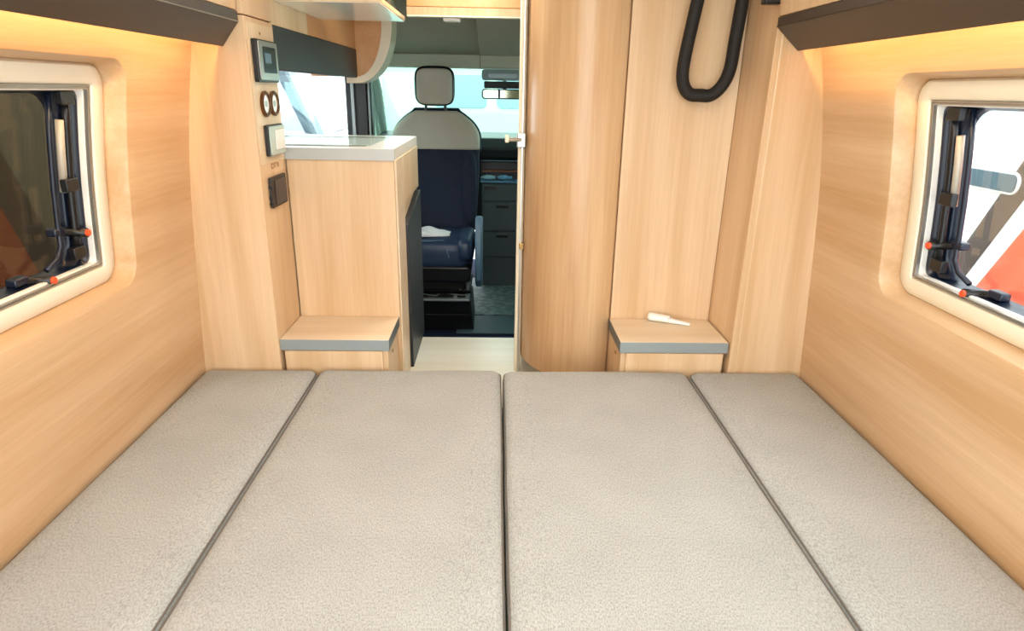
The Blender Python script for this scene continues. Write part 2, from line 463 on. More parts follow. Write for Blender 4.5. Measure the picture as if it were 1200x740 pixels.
# right
rp_ = thing('tall_pillar_cabinet', 'tall pale wood pillar right, between hose panel and side wall', 'cabinet', (.9, 2.06, FZ))
prism('body', [(.766, FZ), (1.08, FZ), (1.08, CEIL), (.776, CEIL)], 'y', 1.93, 2.18, M['panel'], rp_, bevel=.003)
box('edge_strip', (.790, .794, 1.9285, 1.932, FZ, CEIL), M['pale'], rp_, bevel=.0005)
box('roof_clip', (.728, .775, 1.925, 1.96, 1.658, 1.70), M['black'], rp_, bevel=.004, label='small black clip')

# ------------------------------------------------------------------ instruments on the left pillar
XS = -.6885
def fr(name, parent, y0, y1, z0, z1, x, d, r, mat, **k): return rbox(name, x, x+d, y0, y1, z0, z1, r, 'x', mat, parent, bevel=.0015, **k)
t = thing('control_display', 'square black-rimmed control display, highest device on the left pillar', 'control panel', (XS, 2.05, 1.43))
fr('housing', t, 1.962, 2.142, 1.432, 1.548, XS, .012, .006, M['black'])
fr('bezel', t, 1.975, 2.136, 1.438, 1.544, XS+.012, .004, .006, M['alu'])
fr('screen', t, 2.005, 2.115, 1.458, 1.530, XS+.016, .0015, .004, M['screen'])
fr('screen_icon', t, 2.015, 2.07, 1.485, 1.512, XS+.0175, .0006, .002, M['armb'])
for k, (yy, lb) in enumerate(((2.022, 'round bronze-rimmed socket on the left pillar, nearer the bed'), (2.098, 'round bronze-rimmed socket on the left pillar, nearer the kitchen'))):
    t = thing('round_socket', lb, 'socket', (XS, yy, 1.372), 'pair of round sockets on the left pillar')
    bm = bmesh.new(); prof = [(.036, 0), (.037, .006), (.033, .010), (.028, .009), (.027, .003)]; rings = []
    for (r_, d_) in prof: rings.append([bm.verts.new((XS+d_, yy+r_*cos(2*pi*j/32), 1.372+r_*sin(2*pi*j/32))) for j in range(32)])
    for A, B in zip(rings, rings[1:]):
        for j in range(32): bm.faces.new((A[j], A[(j+1) % 32], B[(j+1) % 32], B[j]))
    link('ring', bm, plain('bronze', '#6b4a30', .3, .7), t, smooth=True)
    cyl('insert', (XS, yy, 1.372), (XS+.005, yy, 1.372), .0275, M['gwhite'], t, n=32)
    cyl('hole', (XS+.005, yy, 1.372), (XS+.0058, yy, 1.372), .010, M['edge'], t, n=20)
t = thing('light_switch', 'square switch with pale green-white rocker, below the round sockets', 'switch', (XS, 2.06, 1.22))
fr('backplate', t, 1.992, 2.140, 1.222, 1.312, XS, .010, .005, M['black'])
fr('bezel', t, 2.002, 2.138, 1.224, 1.308, XS+.010, .005, .006, plain('switch_plate', '#b9c6bb', .3))
fr('rocker', t, 2.042, 2.125, 1.238, 1.298, XS+.015, .004, .004, M['gwhite'])
t = thing('power_outlet', 'black power outlet on the left pillar, lowest of the devices', 'socket', (XS, 2.06, 1.12))
fr('plate', t, 1.985, 2.125, 1.068, 1.160, XS, .009, .003, plain('outlet_black', '#2e2620', .5))
fr('flap', t, 2.01, 2.118, 1.075, 1.150, XS+.009, .003, .003, plain('outlet_flap', '#3a3230', .45))
for zz in (1.13, 1.10, 1.08): box('hinge_tab', (XS, XS+.011, 1.980, 1.987, zz-.005, zz+.005), M['black'], t)
# the small worn marks printed between switch and outlet
bm = bmesh.new()
for (y, z, w, h) in ((2.03, 1.190, .003, .014), (2.042, 1.196, .012, .003), (2.042, 1.184, .012, .003), (2.052, 1.190, .003, .012), (2.066, 1.197, .016, .003), (2.066, 1.190, .003, .014), (2.084, 1.190, .003, .014), (2.094, 1.190, .003, .014), (2.089, 1.193, .010, .003)):
    box_bm(-.6893, -.6886, y-w/2, y+w/2, z-h/2, z+h/2, bm)
link('printed_marks', bm, plain('print_brown', '#a07a50', .6), lp_)

# ------------------------------------------------------------------ bedside boxes with grey-edged tops
def bedside(x0, x1, y0, y1, lab, open_side):
    t = thing('bedside_cabinet', lab, 'cabinet', ((x0+x1)/2, (y0+y1)/2, FZ))
    box('body', (x0+.006, x1-.006, y0+.012, y1, FZ, .620), M['panel'], t, bevel=.002)
    s = open_side
    if s > 0: box('front_door', (x0+.012, x1-.022, y0+.002, y0+.012, FZ+.01, .616), M['panel'], t)
    else: box('front_door', (x0+.022, x1-.012, y0+.002, y0+.012, FZ+.01, .616), M['panel'], t)
    box('tabletop', (x0, x1, y0, y1, .620, .656), M['top'], t, bevel=.002)
    box('front_edge_band', (x0-.0005, x1+.0005, y0-.0015, y0+.0002, .6195, .6555), M['edge'], t, bevel=.0005, label='grey edge band')
    xx = x1 if s > 0 else x0
    box('side_edge_band', (xx-.001, xx+.001, y0, y1, .6195, .6555), plain('edge_dark', '#5f6a6c', .4, .3), t, bevel=.0005)
    # hinge cover and screw on the aisle side
    cyl('screw', (xx-.0015*s*-1, y0+.07, .592), (xx+.003*s-.004*s, y0+.07, .592), .007, M['brass'], t)
    box('edge_clip', ((x1-.022 if s > 0 else x0+.002), (x1-.002 if s > 0 else x0+.022), y0-.003, y0, .6185, .628), M['edge'], t, bevel=.0005)
    return t
bedside(-.689, -.342, 1.94, 2.17, 'low wood box with grey-edged top, below the kitchen unit side', 1)
bedside(.408, .762, 1.94, 2.17, 'low wood box with grey-edged top, holding the small white tool', -1)

# small white tool lying on the right box
t = thing('hand_tool', 'small white object with tapered end lying on the right bedside cabinet', 'tool', (.60, 2.14, .656))
def blade(name, p0, p1, w0, w1, h0, h1, mat, par):
    p0, p1 = Vector(p0), Vector(p1); d = (p1-p0); n = Vector((-d.y, d.x, 0)).normalized(); bm = bmesh.new(); rings = []
    for k in range(9):
        s = k/8; c = p0+d*s; w = (w0+(w1-w0)*s)*(.6+.4*sin(pi*min(1, s*4+.25)/2 if s < .2 else pi/2)); h = h0+(h1-h0)*s
        rings.append([bm.verts.new(c+n*(w*cos(a))*.5+Vector((0, 0, h*(.5+.5*sin(a))))) for a in [2*pi*j/14 for j in range(14)]])
    for A, B in zip(rings, rings[1:]):
        for j in range(14): bm.faces.new((A[j], A[(j+1) % 14], B[(j+1) % 14], B[j]))
    bm.faces.new(rings[0]); bm.faces.new(rings[-1][::-1])
    return link(name, bm, mat, par, smooth='all')
blade('handle', (.545, 2.158, .6565), (.615, 2.128, .6565), .040, .036, .030, .026, M['gwhite'], t)
blade('blade', (.600, 2.132, .6565), (.680, 2.098, .6565), .026, .014, .022, .010, M['white'], t)
blade('guard', (.60, 2.150, .6565), (.645, 2.135, .6565), .012, .010, .014, .010, M['cream'], t)

# ------------------------------------------------------------------ closet panel with hose (right)
closet = thing('closet', 'flat pale wood closet front behind the black hose', 'cabinet', (.59, 2.3, FZ))
prism('front_panel', [(.413, FZ), (.765, FZ), (.775, CEIL), (.413, CEIL)], 'y', 2.172, 2.20, M['panel'], closet)
box('carcass', (.413, .96, 2.20, 2.72, FZ, CEIL), M['pale'], closet)
# hose : faceted loop hung from a hook
hp = [(.655, 2.128, 1.86), (.622, 2.128, 1.80), (.602, 2.128, 1.70), (.590, 2.128, 1.62), (.578, 2.128, 1.53), (.576, 2.128, 1.475), (.586, 2.128, 1.44), (.607, 2.128, 1.420), (.638, 2.128, 1.418), (.668, 2.128, 1.418), (.694, 2.128, 1.436), (.714, 2.128, 1.468), (.724, 2.128, 1.51), (.727, 2.128, 1.57), (.732, 2.128, 1.64), (.736, 2.128, 1.72), (.728, 2.128, 1.80), (.702, 2.128, 1.855), (.68, 2.128, 1.872)]
hose = thing('hose', 'black hose hanging in a long loop on the right closet front', 'hose', (.66, 2.15, 1.42))
cp = catmull([(x, y-.0, z) for x, y, z in hp], 3, True)
bm = tube_bm(cp, .020, 12, True)
link('hose_loop', bm, M['rubber'], hose, smooth='all')
tag(link('hook', cyl_bm((.668, 2.172, 1.835), (.668, 2.10, 1.848), .008), M['black'], bevel=.001), 'black hook holding up the hose on the closet front', 'hook')

# ------------------------------------------------------------------ curved bathroom module
wd = thing('wardrobe', 'tall curved wood bathroom cabinet between aisle and hose panel', 'cabinet', (.25, 2.5, FZ))
arc = catmull([(.100, 2.72, 0), (.100, 2.50, 0), (.101, 2.36, 0), (.112, 2.295, 0), (.132, 2.240, 0), (.170, 2.182, 0), (.225, 2.142, 0), (.29, 2.126, 0), (.35, 2.138, 0), (.400, 2.166, 0), (.411, 2.18, 0)], 6)
pts = [(p.x, p.y) for p in arc]
prism('body', pts+[(.411, 2.72)], 'z', .442, CEIL, M['warm'], wd, bevel=0, smooth=True, angle=30)
pl = [(CX+(x-.26)*.86+.225, y+.05) for x, y in pts]
prism('plinth', [(min(.405, max(.20, x+.10)), y+.12) for x, y in pts]+[(.41, 2.72)], 'z', FZ, .442, M['gwhite'], wd, bevel=0, smooth=True, label='white recessed plinth')
# door post with latch next to the opening
dp = thing('door_post', 'narrow cream upright post with latch on the left edge of the curved cabinet', 'post', (.09, 2.36, FZ))
prism('post', [(.076, 2.335), (.092, 2.325), (.099, 2.335), (.099, 2.385), (.076, 2.385)], 'z', FZ, CEIL, M['cream_w'], dp, bevel=.002)
box('edge_profile', (.086, .092, 2.320, 2.326, FZ, CEIL), M['alu'], dp, bevel=.001, label='grey metal profile')
cyl('latch', (.085, 2.31, 1.262), (.035, 2.30, 1.262), .007, M['chrome'], dp)
box('latch_plate', (.028, .042, 2.29, 2.312, 1.252, 1.278), M['cream_w'], dp, bevel=.004)
box('latch_case', (.07, .1, 2.305, 2.326, 1.235, 1.285), M['alu'], dp, bevel=.003)
box('hinge', (.085, .101, 2.308, 2.322, .872, .896), M['brass'], dp, bevel=.002)

# ------------------------------------------------------------------ kitchen unit
kt = thing('kitchen_cabinet', 'tall pale wood kitchen unit between left pillar and aisle', 'kitchen unit', (-.5, 2.45, FZ))
box('side_panel', (-.688, -.338, 2.171, 2.19, FZ, 1.198), M['panel'], kt, bevel=.002)
box('carcass', (-.885, -.342, 2.19, 2.79, FZ, 1.198), M['pale'], kt, bevel=.002)
box('end_stile', (-.345, -.333, 2.19, 2.36, FZ, 1.198), M['top'], kt, bevel=.002)
prism('dark_door', [(2.365, .375), (2.765, .375), (2.765, 1.02), (2.72, 1.02), (2.38, .958), (2.365, .945)], 'x', -.345, -.322, M['darkp'], kt, bevel=.002, label='anthracite door panel')
box('upper_fascia', (-.345, -.333, 2.36, 2.79, 1.03, 1.198), M['pale'], kt, bevel=.001)
wt = thing('worktop', 'pale glossy kitchen worktop with grey front edge', 'worktop', (-.6, 2.45, 1.198))
box('slab', (-.885, -.336, 2.163, 2.80, 1.1985, 1.236), plain('worktop_white', '#f4f5f0', .3, coat=.2), wt, bevel=.002)
box('edge_band', (-.688, -.333, 2.160, 2.1635, 1.1985, 1.2355), plain('worktop_edge', '#b0b2ae', .4, .2), wt, bevel=.0005, label='grey edge band')
gl = thing('hob_lid', 'flat glass lid lying on the kitchen worktop', 'glass lid', (-.6, 2.45, 1.236))
box('glass', (-.86, -.42, 2.22, 2.70, 1.2395, 1.2435), M['gl_lid'], gl, bevel=.001)
for yy in (2.25, 2.66): box('spacer', (-.84, -.44, yy-.006, yy+.006, 1.2362, 1.2396), M['alu'], gl)
# splash guard on the aisle side

# overhead: fascia, dark panel, bracket, shelf
oh = thing('overhead_locker', 'pale wood overhead locker above the kitchen window, ending in a curved bracket', 'cabinet', (-.8, 2.8, 1.46))
box('fascia', (-.93, -.701, 2.171, 3.45, 1.603, CEIL), M['orange'], oh, bevel=.002)
box('fascia_end', (-.7012, -.7, 2.171, 2.60, 1.603, CEIL), M['pale'], oh, bevel=.0005)
# dark lower flap
box('dark_flap', (-.725, -.697, 2.171, 3.445, 1.470, 1.603), M['darkp'], oh, bevel=.004, label='anthracite flap')
# quarter-round bracket
R_ = .26; c0 = (-.70, 1.735)
q = [(-.93, CEIL), (-.93, 1.475), (-.70, 1.475)]
arcp = [(-.70+.135*sin(a)+.0, 1.735-.26*cos(a)) for a in [radians(k*9) for k in range(11)]]
prism('bracket', [(-.93, CEIL), (-.93, 1.475)]+arcp+[(-.565, CEIL)], 'y', 3.45, 3.475, M['orange'], oh, bevel=0, smooth=True, angle=30)
outer = [(-.70+.185*sin(a)+.0, 1.735-.29*cos(a)) for a in [radians(k*9) for k in range(11)]]
bm = bmesh.new()
prism_bm([(-.75, 1.475)]+arcp+[(-.565, CEIL), (-.515, CEIL)]+outer[::-1]+[(-.75, 1.445)], 'y', 3.43, 3.60, bm)
link('bracket_edge', bm, M['cream_w'], oh, smooth=True, angle=30, label='cream rounded edge')
# white plate with lip and open space
os_ = thing('overhead_shelf', 'white underside shelf plate at the ceiling over the kitchen', 'shelf', (-.53, 2.5, 1.673))
box('white_plate', (-.698, -.37, 2.235, 2.80, 1.673, 1.677), M['gwhite'], os_, bevel=.001)
box('board', (-.698, -.368, 2.235, 2.802, 1.677, 1.692), M['warm'], os_, bevel=.001)
box('rear_board', (-.698, -.368, 2.225, 2.234, 1.674, 1.72), M['pale'], os_, bevel=.001)
t = thing('pouch', 'dark patterned soft item with grey flecks lying on the overhead shelf', 'pouch', (-.42, 2.4, 1.692))
bm = bmesh.new(); bmesh.ops.create_icosphere(bm, subdivisions=4, radius=1)
for v in bm.verts:
    n = sin(v.co.x*5)*cos(v.co.y*6)*.08
    v.co = Vector((v.co.x*.10, v.co.y*.26, v.co.z*.05))*(1+n)+Vector((-.475, 2.48, 1.752))
link('cloth', bm, fabric('dark_speckled', '#8c8f92', '#1c1814', 60), t, smooth='all')

# header above the passage
hd = thing('header_beam', 'orange wood beam across the ceiling above the cab passage', 'beam', (-.14, 2.86, 1.70))
box('board', (-.366, .10, 2.85, 2.87, 1.735, CEIL), M['orange'], hd)
box('lower_board', (-.366, .10, 2.842, 2.872, 1.703, 1.733), M['warm'], hd)
box('edge_strip', (-.366, .10, 2.838, 2.876, 1.697, 1.703), M['cream_w'], hd, label='cream edge strip')
lt = thing('ceiling_light', 'small pale lamp under the beam before the cab', 'lamp', (-.15, 2.93, 1.70))
box('housing', (-.225, -.155, 2.90, 2.96, 1.688, 1.705), M['white'], lt, bevel=.003)

# ------------------------------------------------------------------ side lockers with dark valance and light strip
def side_locker(side, x_in, x_bot, z_bot, z_k, z_t, lab, labl):
    """x_in = inner face, x_bot = bottom (wall side) edge"""
    t = thing('side_locker', lab, 'cabinet', (CX+side*.8, 1, z_bot))
    y0, y1 = YB+.05, 1.925
    th = .012*side
    prism('dark_valance', [(x_bot, z_bot), (x_in, z_k), (x_in, z_t), (x_in+th, z_t), (x_in+th, z_k+.004), (x_bot+th*1.1, z_bot+.006)], 'y', y0, y1, M['valance'], t, bevel=.001, label='dark brown valance')
    tube('metal_strip', [(x_in-side*.0005, y0, z_k+.001), (x_in-side*.0005, y1, z_k+.001)], .0016, M['alu'] if side < 0 else M['valance'], t, n=8)
    w = half_s(CEIL)
    prism('locker_front', [(x_in+side*.003, z_t+.002), (x_in+side*.02, z_t+.002), (x_in+side*.02-side*.03, CEIL), (x_in-side*.03, CEIL)], 'y', y0, y1, M['panel'], t)
    prism('locker_bottom', [(x_in+side*.02, z_t-.012), (CX+side*half_s(z_t)-side*.002, z_t-.012), (CX+side*half_s(z_t)-side*.002, z_t+.002), (x_in+side*.02, z_t+.002)], 'y', y0, y1, M['pale'], t)
    s = thing('light_strip', labl, 'lamp', (x_in+side*.06, 1, z_t-.02))
    xs = x_in+side*.045
    box('channel', (xs-.009, xs+.009, y0+.05, y1-.03, z_t-.022, z_t-.0122), M['alu'], s, bevel=.001)
    box('diffuser', (xs-.006, xs+.006, y0+.06, y1-.04, z_t-.0255, z_t-.022), M['led'], s, bevel=.001)
    return t
side_locker(-1, -.703, -.752, 1.522, 1.585, 1.612, 'long wall locker with dark valance above the left window', 'warm light strip above the left window, behind the valance')
side_locker(1, .770, .838, 1.540, 1.600, 1.625, 'long wall locker with dark valance above the right window', 'warm light strip above the right window, behind the valance')

# ------------------------------------------------------------------ cab: walls, roof, windscreen
cabw = M['trimg']
for s, nm in ((-1, 'left'), (1, 'right')):
    x = CX+s*.93
    xa, xb = sorted((x, x+s*.04))
    struct(box('wall_front_'+nm, (xa, xb, 2.2, 5.3, -.02, 1.05 if s < 0 else 1.06), cabw, bevel=.004), 'side wall of the cab and kitchen, %s, below the glass' % nm, 'wall')
    struct(box('wall_upper_'+nm, (xa, xb, 2.2, 4.75, 1.505, 2.05), cabw, bevel=.004), 'side wall of the cab and kitchen, %s, above the glass' % nm, 'wall')
struct(box('wall_kitchen_right', (CX+.93, CX+.97, 2.2, 3.9, 1.06, 1.505), M['pale'], bevel=.002), 'closed side wall beyond the bathroom cabinet', 'wall')
# kitchen window
w3 = bpy.data.objects.new('window_3', None); COL.objects.link(w3); w3.location = (-.9, 3.3, 1.05); struct(w3, 'bright side window behind the kitchen worktop', 'window')
box('pane', (-.915, -.911, 2.25, 4.0, 1.05, 1.505), M['gl_clear'], w3, bevel=0)
box('window_frame', (-.925, -.893, 2.22, 4.05, 1.05, 1.075), M['white'], w3)
# B-pillar with belt
bp_ = thing('door_pillar', 'dark vertical pillar with pale strips between kitchen window and cab door', 'pillar', (-.76, 4.0, 0))
box('pillar', (-.893, -.742, 4.02, 4.10, 0, 1.50), M['dash'], bp_, bevel=.01)
box('pale_strip', (-.858, -.838, 4.005, 4.02, 0, 1.50), M['edge'], bp_, bevel=.003)
box('dark_strip', (-.822, -.765, 4.0, 4.02, 0, 1.50), M['black'], bp_, bevel=.003)
box('belt', (-.758, -.748, 4.0, 4.02, .2, 1.50), M['edge'], bp_, bevel=.003)
# cab door glass surround and front pillar
w4 = bpy.data.objects.new('window_4', None); COL.objects.link(w4); w4.location = (-.88, 4.6, 1.05); struct(w4, 'cab side door window beyond the dark pillar', 'window')
box('pane', (-.897, -.893, 4.1, 5.1, 1.05, 1.505), M['gl_green'], w4, bevel=0)
tube('window_frame', catmull([(-.885, 4.16, 1.06), (-.880, 4.2, 1.45), (-.875, 4.5, 1.475), (-.875, 4.72, 1.43), (-.885, 4.92, 1.22), (-.89, 5.02, 1.06)], 8), .016, M['trimp'], w4)
w6 = bpy.data.objects.new('window_6', None); COL.objects.link(w6); w6.location = (CX+.88, 4.6, 1.05); struct(w6, 'cab side door window on the far right', 'window')
box('pane', (CX+.93, CX+.934, 3.9, 5.1, 1.05, 1.505), M['gl_green'], w6, bevel=0)
for s in (-1, 1):
    o = link('trim_1' if s < 0 else 'trim_2', tube_bm(catmull([(CX+s*.90, 4.62, 1.58), (CX+s*.885, 4.78, 1.44), (CX+s*.90, 5.0, 1.22), (CX+s*.92, 5.22, 1.0)], 8), lambda t: .04, 12), M['trimp'], smooth='all')
    struct(o, 'pale green-grey windscreen pillar, %s side' % ('left' if s < 0 else 'right'), 'pillar')
# windscreen
w5 = bpy.data.objects.new('window_5', None); COL.objects.link(w5); w5.location = (CX, 5.0, 1.0); struct(w5, 'large bright windscreen at the front of the cab', 'window')
bm = bmesh.new(); rows = []
for i in range(9):
    t_ = i/8; z = 1.0+.60*t_; y = 5.40-.62*t_
    rows.append([bm.verts.new((CX+(k/12-.5)*2*.90, y-.16*((k/12-.5)*2)**2, z)) for k in range(13)])
for A, B in zip(rows, rows[1:]):
    for k in range(12): bm.faces.new((A[k], A[k+1], B[k+1], B[k]))
pn = link('pane', bm, M['gl_green'], w5, smooth='all'); md = pn.modifiers.new('s', 'SOLIDIFY'); md.thickness = .005
# cab roof lining
def roofsec(x0, x1, pts, name, mat, lab):
    o = prism(name, pts, 'x', x0, x1, mat, bevel=.006); return struct(o, lab, 'ceiling')
roofsec(CX-.93, -.02, [(2.88, 1.93), (2.88, 2.0), (5.0, 2.0), (5.0, 1.70), (4.62, 1.642), (4.0, 1.72), (3.5, 1.83)], 'ceiling_cab_left', M['lining'], 'dark grey cab roof lining, left part')
roofsec(-.115, CX+.93, [(2.88, 1.90), (2.88, 2.0), (5.0, 2.0), (5.0, 1.69), (4.5, 1.636), (3.9, 1.72), (3.4, 1.80)], 'ceiling_cab_right', M['liningl'], 'lighter grey cab roof lining block, right part')
o = rbox('trim_3', CX-.90, CX+.90, 4.60, 4.74, 1.560, 1.648, .02, 'y', M['trimg'], bevel=.01); struct(o, 'cream header bar above the windscreen', 'trim')
box('seam', (-.118, -.112, 4.595, 4.605, 1.562, 1.646), M['lining'], o)

# sun visor + mirror
t = thing('rear_view_mirror', 'interior mirror with dark housing above the windscreen', 'mirror', (.05, 4.6, 1.38))
rbox('mirror_housing', -.105, .20, 4.60, 4.63, 1.368, 1.432, .02, 'y', M['black'], t, bevel=.006)
rbox('mirror_glass', -.096, .19, 4.596, 4.60, 1.375, 1.426, .015, 'y', plain('mirror_face', '#b9c2a8', .08, .9), t, bevel=.001)
box('divider', (.005, .02, 4.592, 4.596, 1.376, 1.425), M['black'], t)
rbox('camera_box', -.09, .20, 4.62, 4.68, 1.436, 1.482, .01, 'y', M['dash'], t, bevel=.006)
cyl('mount', (.05, 4.65, 1.43), (.05, 4.74, 1.56), .012, M['black'], t)
t = thing('sun_visor', 'folded pale blue-grey sun visor above the mirror', 'sun visor', (.1, 4.64, 1.50))
rbox('visor_board', -.105, .45, 4.58, 4.605, 1.486, 1.556, .02, 'y', plain('visor_blue', '#9fb6bd', .6), t, bevel=.008)
rbox('visor_mirror', -.06, .13, 4.575, 4.581, 1.500, 1.530, .008, 'y', M['vgrey'], t, bevel=.002)

# dashboard and console
db = thing('dashboard', 'dark dashboard with shelves under the windscreen', 'dashboard', (CX, 4.9, .5))
prism('upper_dash', [(4.74, 1.03), (4.80, 1.10), (5.15, 1.12), (5.42, 1.0), (5.42, .45), (4.90, .45), (4.86, .93), (4.76, .965)], 'x', CX-.90, CX+.90, M['dash'], db, bevel=.01)
box('blue_trim', (-.115, .60, 4.735, 4.745, .942, .950), M['armb'], db, label='thin blue-grey trim line')
box('shelf_back', (-.115, .60, 4.86, 4.90, .50, .95), M['black'], db)
box('orange_trim', (-.105, .60, 4.80, 4.86, .862, .870), plain('copper_trim', '#a8603a', .4, .3), db, label='copper trim line')
box('badge', (.025, .045, 4.755, 4.764, .985, 1.04), plain('copper_badge', '#d08a55', .4, .2), db, label='small copper plate', bevel=.003)
box('tray', (-.115, .60, 4.735, 4.86, .79, .805), plain('blue_tray', '#4e86ac', .3), db, label='blue tray')
cn = db
box('console_body', (-.105, .55, 4.74, 5.1, .0, .788), M['dash2'], cn, bevel=.01)
for (za, zb) in ((.66, .78), (.44, .645), (.24, .425)):
    d = box('drawer', (-.095, .54, 4.728, 4.742, za, zb), M['dash2'], cn, bevel=.004)
    rbox('handle', 0.0 if za < .6 else -.09, .09 if za < .6 else .0, 4.715, 4.730, zb-.035, zb-.018, .006, 'y', M['black'], d, bevel=.002)
rnd = random.Random(3)
for k, lb in enumerate(('pale blue crumpled wrapper in the tray under the dashboard, left end', 'pale blue wrapper in the middle of the dashboard tray')):
    bm = bmesh.new(); bmesh.ops.create_icosphere(bm, subdivisions=3, radius=1)
    for v in bm.verts: v.co = Vector((v.co.x*.05, v.co.y*.03, v.co.z*.016))*(1+rnd.uniform(-.25, .25))+Vector((-.06+.12*k, 4.78, .824))
    tag(link('wrapper', bm, plain('wrapper_blue%d' % k, ('#a9d3e2', '#7fb6dc')[k], .3)), lb, 'wrapper')

tag(box('floor_mat', (-.24, .50, 4.06, 4.95, .0, .012), M['mat'], bevel=.004), 'grey patterned rubber mat on the cab floor right of the seat', 'mat')
tag(box('floor_cover', (-.24, .60, 3.72, 4.05, .0, .008), plain('grey_blue_rubber', '#3d555e', .5), bevel=.003), 'smooth blue-grey floor cover between mat and step', 'mat')

# ------------------------------------------------------------------ cab seat, turned to face the living area
SX = -.385
st = thing('cab_seat', 'swivelled cab seat with light grey shoulders and navy cushions', 'seat', (SX, 4.0, 0))
def soft(name, x0, x1, y0, y1, z0, z1, mat, par, r=.05, taper=0, pw=3.2, puff=0, **k):
    """superellipsoid cushion"""
    bm = bmesh.new(); bmesh.ops.create_cube(bm, size=2); bmesh.ops.subdivide_edges(bm, edges=bm.edges, cuts=9, use_grid_fill=True)
    c = Vector(((x0+x1)/2, (y0+y1)/2, (z0+z1)/2)); h = Vector(((x1-x0)/2, (y1-y0)/2, (z1-z0)/2))
    for v in bm.verts:
        p = v.co; n = (abs(p.x)**pw+abs(p.y)**pw+abs(p.z)**pw)**(1/pw); m_ = max(abs(p.x), abs(p.y), abs(p.z))
        s = m_/n; q = p*s
        tz = (q.z+1)/2
        v.co = Vector((q.x*h.x*(1-taper*tz*tz), q.y*h.y, q.z*h.z))+c
    return link(name, bm, mat, par, smooth='all', **k)
# backrest outline, rounded shoulders
def outline(zs, ws): return [(SX+w/2, z) for z, w in zip(zs, ws)]+[(SX-w/2, z) for z, w in zip(zs[::-1], ws[::-1])]
def slab(name, zs, ws, y0, y1, mat, par, lean=0, label=None, bulge=.02):
    bm = bmesh.new(); rows = []
    n = 14
    for z, w in zip(zs, ws):
        yo = lean*(z-.6); row = []
        # cross-section: rounded rectangle in x,y
        for j in range(32):
            a = 2*pi*j/32; ca, sa = cos(a), sin(a); e = .45
            x = (abs(ca)**e)*(1 if ca >= 0 else -1)*w/2
            y = (abs(sa)**e)*(1 if sa >= 0 else -1)*(y1-y0)/2*(.55+.45*min(1, (w/ max(ws))))
            row.append(bm.verts.new((SX+x, (y0+y1)/2+y+yo, z)))
        rows.append(row)
    for A, B in zip(rows, rows[1:]):
        for j in range(32): bm.faces.new((A[j], A[(j+1) % 32], B[(j+1) % 32], B[j]))
    bm.faces.new(rows[0]); bm.faces.new(rows[-1][::-1])
    return link(name, bm, mat, par, smooth='all', label=label)
Ws = lambda f, zs: [f(z) for z in zs]
def wid(z):
    if z < 1.12: return .50+.05*math.sin(min(1, max(0, (z-.55)/.5))*pi/2)
    u = min(1, (z-1.12)/.178); return .55*(1-.52*u**2.2)*(1 if u < .97 else .93)
zs1 = [.56+.55*k/12 for k in range(13)]
slab('lower_backrest', zs1, [wid(z) for z in zs1], 4.13, 4.27, M['navy'], st, .10)
zs2 = [1.068+.228*k/14 for k in range(15)]
slab('shoulder_panel', zs2, [wid(z)+.004 for z in zs2], 4.125, 4.272, M['seatg'], st, .10, label='light grey fabric')
zs3 = [1.05+.262*k/14 for k in range(15)]
slab('backrest_rim', zs3, [wid(min(1.294, z*.985+.015))+.022 for z in zs3], 4.20, 4.30, M['navy'], st, .10)
# vertical seams and side bolsters
for sx in (-.215, .215): soft('bolster', SX+sx-.045, SX+sx+.045, 4.10, 4.20, .60, 1.06, M['navy'], st)
for sx in (-.09, .02): tube('seam', [(SX+sx, 4.136+.10*(z-.6), z) for z in (.64, .8, .95, 1.06)], .004, M['black'], st, n=8)
# headrest
soft('headrest', SX-.128, SX+.122, 4.20, 4.30, 1.325, 1.560, M['black'], st, pw=4)
soft('headrest_cushion', SX-.112, SX+.108, 4.185, 4.26, 1.335, 1.545, M['seatg'], st, pw=5, label='light grey front cushion')
for sx in (-.06, .06): cyl('headrest_rod', (SX+sx, 4.245, 1.27), (SX+sx, 4.245, 1.35), .009, M['black'], st)
# seat cushion
soft('seat_cushion', SX-.26, SX+.25, 3.70, 4.18, .40, .585, M['navyl'], st, pw=5)
soft('seat_bolster', SX+.15, SX+.255, 3.69, 4.15, .45, .60, M['navyl'], st, pw=4)
soft('seat_bolster', SX-.265, SX-.16, 3.69, 4.15, .45, .60, M['navy'], st, pw=4)
tube('stitching', catmull([(SX-.15, 3.72, .572), (SX+.02, 3.735, .580), (SX+.08, 3.75, .575), (SX+.10, 3.70, .53), (SX+.11, 3.685, .49)], 6), .003, M['armb'], st, n=8, label='pale blue stitching')
rbox('front_skirt', SX-.25, SX+.235, 3.70, 4.1, .335, .43, .02, 'y', M['black'], st, bevel=.01)
rbox('mechanism', SX-.20, SX+.20, 3.78, 4.05, .21, .335, .01, 'y', M['rubber'], st, bevel=.005)
for (xx, zz) in ((SX-.09, .305), (SX+.14, .23), (SX+.17, .26)): cyl('bolt', (xx, 3.765, zz), (xx, 3.79, zz), .012, M['alu'], st)
tube('cable', catmull([(SX-.1, 3.765, .25), (SX+.02, 3.76, .235), (SX+.06, 3.76, .255), (SX+.2, 3.76, .24), (SX+.215, 3.75, .31)], 6), .004, M['edge'], st, n=8)
rbox('swivel_plate', SX-.24, SX+.235, 3.74, 4.12, .255, .27, .01, 'y', M['black'], st, bevel=.003)
rbox('swivel_plate', SX-.22, SX+.225, 3.74, 4.12, .205, .218, .004, 'y', M['edge'], st, bevel=.002)
prism('pedestal', [(SX-.235, 0), (SX+.25, 0), (SX+.235, .195), (SX-.225, .195)], 'y', 3.78, 4.12, M['black'], st, bevel=.006)
box('pedestal_groove', (SX-.22, SX+.23, 3.774, 3.782, .10, .108), M['rubber'], st)
